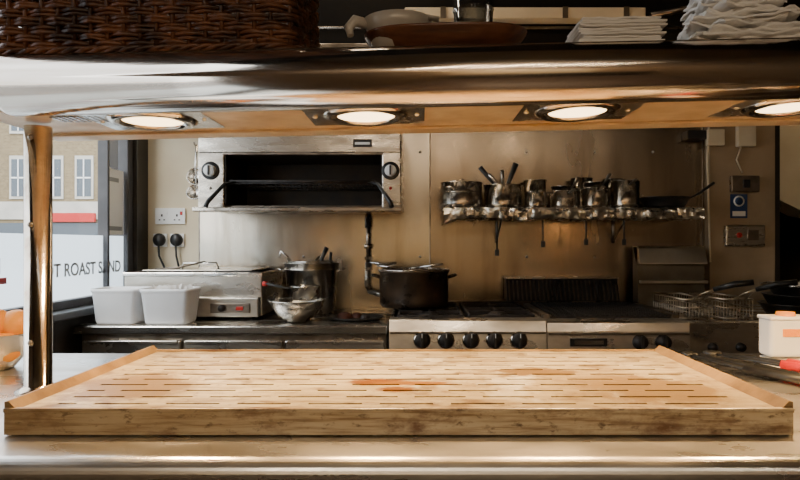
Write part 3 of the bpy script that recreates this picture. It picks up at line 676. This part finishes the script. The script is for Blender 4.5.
for k,bx in enumerate((qx0+.112,qx0+.286)):
    b=MB('fry_basket'); w=.062; y0,y1=2.56,2.88; zt=QT+.075; zb=QT-.05
    for zz in (zb,zb+.045,zb+.09,zt): b.tube([(bx-w,y0,zz),(bx+w,y0,zz),(bx+w,y1,zz),(bx-w,y1,zz)],.003 if zz<zt else .0045,wirem,6,closed=True)
    for i in range(10):
        x=bx-w+2*w*i/9; b.tube([(x,y0,zt),(x,y0,zb),(x,y1,zb),(x,y1,zt)],.0018,wirem,5)
    for i in range(14):
        y=y0+(y1-y0)*i/13; b.tube([(bx-w,y,zt),(bx-w,y,zb),(bx+w,y,zb),(bx+w,y,zt)],.0018,wirem,5)
    b.tube([(bx-.02,y0,zt),(bx-.008,y0-.06,zt+.03),(bx+.02,y0-.10,zt+.05)],.004,wirem,6); b.tube([(bx+.03,y0,zt),(bx+.02,y0-.06,zt+.03),(bx+.025,y0-.10,zt+.05)],.004,wirem,6)
    b.tube([(bx+.02,y0-.10,zt+.05),(bx+.08,y0-.15,zt+.075),(bx+.14,y0-.18,zt+.085)],[.010,.013,.012],plast,10)
    b.finish()
b=MB('side_bench')
b.box(1.475,2.2,2.36,3.02,.91,.94,steel_bt,.005); b.box(1.49,2.19,2.40,3.0,.55,.57,steel_dk,.003); b.box(1.49,2.19,2.385,2.40,.80,.91,steel_fr,.003)
for x in (1.52,2.15):
    for y in (2.42,2.96): b.box(x-.02,x+.02,y-.02,y+.02,0,.911,steel_dk,.003)
b.finish()
b=MB('frying_pan_stack')
for k,(r,h,z) in enumerate(((.165,.045,.941),(.16,.05,.975),(.15,.045,1.022))):
    c=(1.665+.01*k,2.62,z); vessel(b,c,r*.86,h,black,1.16,rim=.003,base=.85); handle(b,c,r*.98,h*.8,-.9-.5*k,.2,plast,.15,.012)
b.tube([(1.665+.02+.172*math.cos(t*.2618),2.62+.172*math.sin(t*.2618),1.07) for t in range(24)],.004,steel_lt,8,closed=True)
b.finish()
# ---------------------------------------------------------------- foil shelf
SHZ=Z(206.5,2.80)
b=MB('foil_wrapped_shelf')
hx0,hx1=X(444,2.79),X(703,2.79)
def fp(v):
    L=[(3.08,SHZ-.004),(2.79,SHZ-.004),(2.772,SHZ-.020),(2.785,SHZ-.050),(3.08,SHZ-.045)]
    cum=[0]
    for i in range(4): cum.append(cum[-1]+math.dist(L[i],L[i+1]))
    t=v*cum[-1]
    for i in range(4):
        if t<=cum[i+1]+1e-9:
            f=(t-cum[i])/(cum[i+1]-cum[i]); return L[i][0]+(L[i+1][0]-L[i][0])*f, L[i][1]+(L[i+1][1]-L[i][1])*f
    return L[-1]
vs=[];fs=[]; nx=150; ny=54
for i in range(nx+1):
    for j in range(ny+1):
        y,z=fp(j/ny); x=hx0+(hx1-hx0)*i/nx; top=z>SHZ-.006 and y>2.80
        e=.3 if top else 1
        nv=noise.noise_vector(Vector((x*24,y*24+j*.15,z*24))); n2=noise.noise_vector(Vector((x*60,y*60,z*60)))
        sag=-.022*(max(0,1-(x-hx0)/.12))**2 if not top else 0
        sag2=-.012*(.5+noise.noise(Vector((x*7,0,3)))) if (z<SHZ-.03) else 0
        vs.append((x+nv.x*.004,min(3.086,y+(nv.y*.012+n2.y*.006)*e),min(SHZ-.001,z+sag+sag2+(nv.z*.008+n2.z*.004)*e)))
for i in range(nx):
    for j in range(ny): q=i*(ny+1)+j; fs.append([q,q+1,q+ny+2,q+ny+1])
b.add(vs,fs,foil,False)
b.box(hx0+.01,hx1-.01,2.80,3.085,SHZ-.030,SHZ-.012,steel_dk)
for px in (500,622):
    x=X(px,2.95); b.tube([(x,3.08,SHZ-.17),(x,3.08,SHZ-.02)],.007,steel_dk,8); b.tube([(x,3.08,SHZ-.16),(x,2.86,SHZ-.032)],.005,steel_dk,8)
b.finish()
for px,L in ((497,.15),(543,.11),(586,.10),(624,.10)):
    b=MB('hanging_utensil'); x=X(px,2.83); z=SHZ-.05
    b.tube([(x,2.87,z-.012),(x,2.84,z-.01),(x,2.83,z-.022),(x,2.83,z-L)],[.003,.003,.004,.004],plast,6)
    b.box(x-.010,x+.010,2.826,2.834,z-L-.03,z-L,plast,.003)
    b.finish()
def shelfpan(name,px0,px1,ptop,m,flare=1.0,hang=None,hl=.12,y=2.90,extra=None,M=None):
    b=MB(name); r=(X(px1,y)-X(px0,y))/2; c=((X(px0,y)+X(px1,y))/2,y,SHZ+.001); h=Z(ptop,y)-SHZ
    vessel(b,c,r/flare,h,m,flare); b.lathe([(r/flare*1.0,0),(r/flare+.003,.002),(r/flare*1.0,.004)],(c[0],c[1],c[2]+h*.6),m,28)
    if hang is not None: handle(b,c,r,h*.85,hang,hl,steel_dk,.1,.009)
    if extra: extra(b,c,r,h)
    b.finish()
def stacktop(b,c,r,h):
    vessel(b,(c[0]+.004,c[1],c[2]+h*.55),r*.82,h*.75,steel_pan,1.05); loop_handle(b,(c[0],c[1],c[2]),r,h*.8,-1.3,steel_pan,.02,.02,.004)
    handle(b,c,r*.85,h*1.15,-1.25,.06,steel_dk,.5,.009)
def lidtop(b,c,r,h):
    b.lathe([(.0001,.022),(.012,.020),(.014,.014),(r*.5,.010),(r*1.0,0),(r*1.0,.003)],(c[0],c[1],c[2]+h+.003),steel_pan,28); loop_handle(b,c,r,h*.7,math.pi*1.3,steel_pan,.025,.022,.005)
    handle(b,c,r,h*.75,-1.3,.06,steel_dk,.15,.010)
def utens(b,c,r,h):
    random.seed(3)
    for (px,py,w,m) in ((480,167,.012,plast),(502,170,.009,steel_dk),(516,163,.014,plast),(489,174,.009,steel_lt)):
        b.tube([(c[0]+random.uniform(-.02,.02),c[1],c[2]+.02),(X(px,2.88)*.4+c[0]*.6,2.89,c[2]+h+.01),(X(px,2.86),2.86,Z(py,2.86))],[w*.5,w*.7,w],m,8,flat=.6)
shelfpan('sauce_pot',441,482,184,steel_pan,1.0,None,extra=lidtop)
shelfpan('utensil_pot',484,522,186,steel_pan,1.05,None,extra=utens)
shelfpan('small_pan',524,548,193,steel_pan,1.1,-1.6,.07,y=2.87)
shelfpan('pan_stack',549,579,192,steel_pan,1.08,-1.5,.08,extra=stacktop)
shelfpan('milk_pan',581,609,189,steel_pan,1.1,-1.6,.08,extra=stacktop)
shelfpan('saucepan',611,639,182,steel_pan,1.04,-1.6,.09)
for px0_,px1_,pt in ((524,546,181),(571,592,179),(603,624,180)):
    shelfpan('nested_pan',px0_,px1_,pt,steel_pan,1.04,None,y=3.03)
b=MB('frying_pan'); c=(X(664,2.92),2.92,SHZ+.003)
vessel(b,c,.095,.045,black,1.22,base=.85); handle(b,c,.112,.042,-.12,.12,plast,.42,.013)
b.finish()
# ---------------------------------------------------------------- right column fittings
yc=BW-.061
b=MB('junction_box'); b.box(X(735,3.04),X(753,3.04),yc-.03,yc,Z(147,3.04),Z(126,3.04),cream,.004)
b.tube([(X(740,3.04),yc-.01,Z(147,3.04)),(X(735,3.04),yc-.012,Z(160,3.04)),(X(741,3.04),yc-.012,Z(173,3.04))],.004,cream,6)
b.tube([(X(708,3.04),yc-.01,Z(125,3.04)),(X(706,3.04),yc-.012,Z(160,3.04)),(X(709,3.04),yc-.012,Z(262,3.04))],.005,cream,6)
b.box(X(705,3.04),X(722,3.04),yc-.03,yc,Z(146,3.04),Z(130,3.04),cream,.004); b.finish()
b=MB('isolator_switch'); b.box(X(729,3.04),X(757,3.04),yc-.025,yc,Z(192,3.04),Z(176,3.04),steel_dk,.004); b.box(X(740,3.04),X(747,3.04),yc-.032,yc-.025,Z(188,3.04),Z(180,3.04),plast,.002); b.finish()
b=MB('safety_sign'); b.box(X(730,3.04),X(747,3.04),yc-.003,yc,Z(218,3.04),Z(194,3.04),bluem)
b.lathe([(.0001,.001),(.028,.001),(.028,0)],(X(738.5,3.04),yc-.003,Z(201,3.04)),white,24,RX); b.lathe([(.0001,.0015),(.020,.0015),(.020,0)],(X(738.5,3.04),yc-.003,Z(201,3.04)),bluem,24,RX); b.box(X(732,3.04),X(745,3.04),yc-.004,yc-.003,Z(216,3.04),Z(211,3.04),white); b.finish()
b=MB('switch_plate'); b.box(X(723,3.04),X(762,3.04),yc-.03,yc,Z(246,3.04),Z(225,3.04),steel,.006); b.lathe([(.014,0),(.012,.008),(.0001,.009)],(X(736,3.04),yc-.03,Z(235,3.04)),redm,16,RX); b.box(X(744,3.04),X(755,3.04),yc-.034,yc-.03,Z(240,3.04),Z(230,3.04),steel_dk,.001); b.finish()
b=MB('pipe_bracket'); b.box(X(685,3.05),X(704,3.05),3.02,3.089,Z(140,3.05),Z(131,3.05),plast,.004); b.finish()
b=MB('stair_soffit'); b.prism([(1.862,2.749),(2.02,1.56),(2.3,1.42),(2.895,1.30),(2.895,2.749)],3.55,3.75,cream,'y'); b.finish()
# ---------------------------------------------------------------- things on pass counter
def tongs(name,p0,p1,jaw,m,spread,redpart=False):
    b=MB(name); p0=Vector(p0);p1=Vector(p1); d=(p1-p0).normalized(); q=Vector((-d.y,d.x,0)).normalized(); L=(p1-p0).length; u=Vector((0,0,.012))
    for s in (-1,1):
        b.tube([p0+u,p0+d*L*.15+q*s*spread*.4+u,p0+d*L*.6+q*s*spread+u,p1+q*s*spread*.6+u],[.006,.009,.009,.006],plast,8,flat=.6)
        b.tube([p0+d*L*.1+q*s*spread*.3+u,p0+d*L*.6+q*s*spread*.95+u],[.010,.012],m,8,flat=.9)
        e=p1+q*s*spread*.6+u; b.tube([e,e+d*.025-q*s*.006,e+d*.04-q*s*.012],[.010,.014,.010],jaw,8,flat=.5)
    b.lathe([(.0001,.022),(.008,.02),(.008,.002),(.0001,.002)],tuple(p0),steel_lt,12)
    return b.finish()
tongs('serving_tongs',(.830,1.13,CT+.001),(.690,1.50,CT+.001),plast,plast,.018)
tongs('serving_tongs',(.985,1.215,CT+.001),(.760,1.52,CT+.001),plast,redm,.018)
b=MB('baking_tray'); tx0,tx1,ty0,ty1=1.02,1.45,1.22,1.56
b.box(tx0,tx1,ty0,ty1,CT+.001,CT+.003,steel_dk)
for (a,c_,e,f) in ((tx0,tx1,ty0,ty0+.006),(tx0,tx1,ty1-.006,ty1),(tx0,tx0+.006,ty0,ty1),(tx1-.006,tx1,ty0,ty1)): b.box(a,c_,e,f,CT+.001,CT+.022,steel_dk,.002)
b.finish()
b=MB('sauce_container'); cl=.895
b.box(cl,cl+.11,1.53,1.592,CT+.001,CT+.104,white,.010,seg=3); b.box(cl+.03,cl+.09,1.5285,1.5305,CT+.055,CT+.075,orangem,.001)
b.box(cl-.002,cl+.112,1.528,1.594,CT+.096,CT+.106,white,.004); b.lathe([(.0001,.012),(.022,.011),(.024,0)],(cl+.055,1.56,CT+.105),orangem,18); b.finish()
b=MB('bowl_of_oranges'); oc=(-1.0,1.40,CT+.001)
b.lathe([(.0001,0),(.045,0),(.048,.004),(.080,.045),(.092,.085),(.095,.086),(.090,.084),(.076,.045),(.044,.007),(.0001,.006)],oc,steel_lt,36)
for (ox,oy,oz) in ((-.035,-.02,.05),(.04,-.015,.052),(0,.04,.052),(.005,-.0,.105),(.045,.02,.10)):
    b.lathe([(.0001,-.036)]+[(.038*math.cos(t),.036*math.sin(t)) for t in [math.radians(-75+15*i) for i in range(11)]]+[(.0001,.034)],(oc[0]+ox,oc[1]+oy,oc[2]+oz),orangem,20)
b.finish()
# ---------------------------------------------------------------- lighting
w=bpy.data.worlds.new('world'); S.world=w; w.use_nodes=True; nt=w.node_tree; bg=nt.nodes['Background']
sky=nt.nodes.new('ShaderNodeTexSky'); sky.sky_type='HOSEK_WILKIE'; sky.turbidity=8; sky.sun_direction=(-.3,-.5,.8)
mx=nt.nodes.new('ShaderNodeMix'); mx.data_type='RGBA'; mx.inputs[0].default_value=.75; nt.links.new(sky.outputs[0],mx.inputs[6]); mx.inputs[7].default_value=(.90,.95,1,1)
nt.links.new(mx.outputs[2],bg.inputs[0]); bg.inputs[1].default_value=6.0
def area(name,loc,rot,sx,sy,e,col):
    ld=bpy.data.lights.new(name,'AREA'); ld.shape='RECTANGLE'; ld.size=sx; ld.size_y=sy; ld.energy=e; ld.color=col
    lo=bpy.data.objects.new(name,ld); lo.location=loc; lo.rotation_euler=rot; S.collection.objects.link(lo); return lo
for i,lx in enumerate((-.7,.3,1.3,2.2)):  # unseen fill lights added behind the camera for fronts and gantry reflections
    b=MB('fill_light_housing'); b.box(lx-.3,lx+.3,-2.18,-2.02,CZ-.05,CZ-.001,white,.008); b.finish()
    area('customer_side_fill',(lx,-2.1,CZ-.06),(0,0,0),.55,.12,(30,26,16,8)[i],(1,.82,.60))
area('kitchen_fill',(-.5,1.9,CZ-.05),(math.radians(22),0,0),1.0,.1,5,(1,.82,.60))  # unseen area light added over the kitchen, no fixture modelled
area('hood_lamp',(-.35,2.81,2.48),(0,0,0),.7,.08,4,(1,.82,.60))
area('passage_fill',(2.35,3.3,CZ-.06),(0,0,0),.3,.1,4,(1,.80,.54))  # unseen light added to brighten the stair soffit
ld=bpy.data.lights.new('sun','SUN'); ld.energy=3.0; ld.angle=.4; ld.color=(1,.97,.92); lo=bpy.data.objects.new('sun',ld); lo.rotation_euler=(math.radians(50),0,math.radians(-20)); S.collection.objects.link(lo)
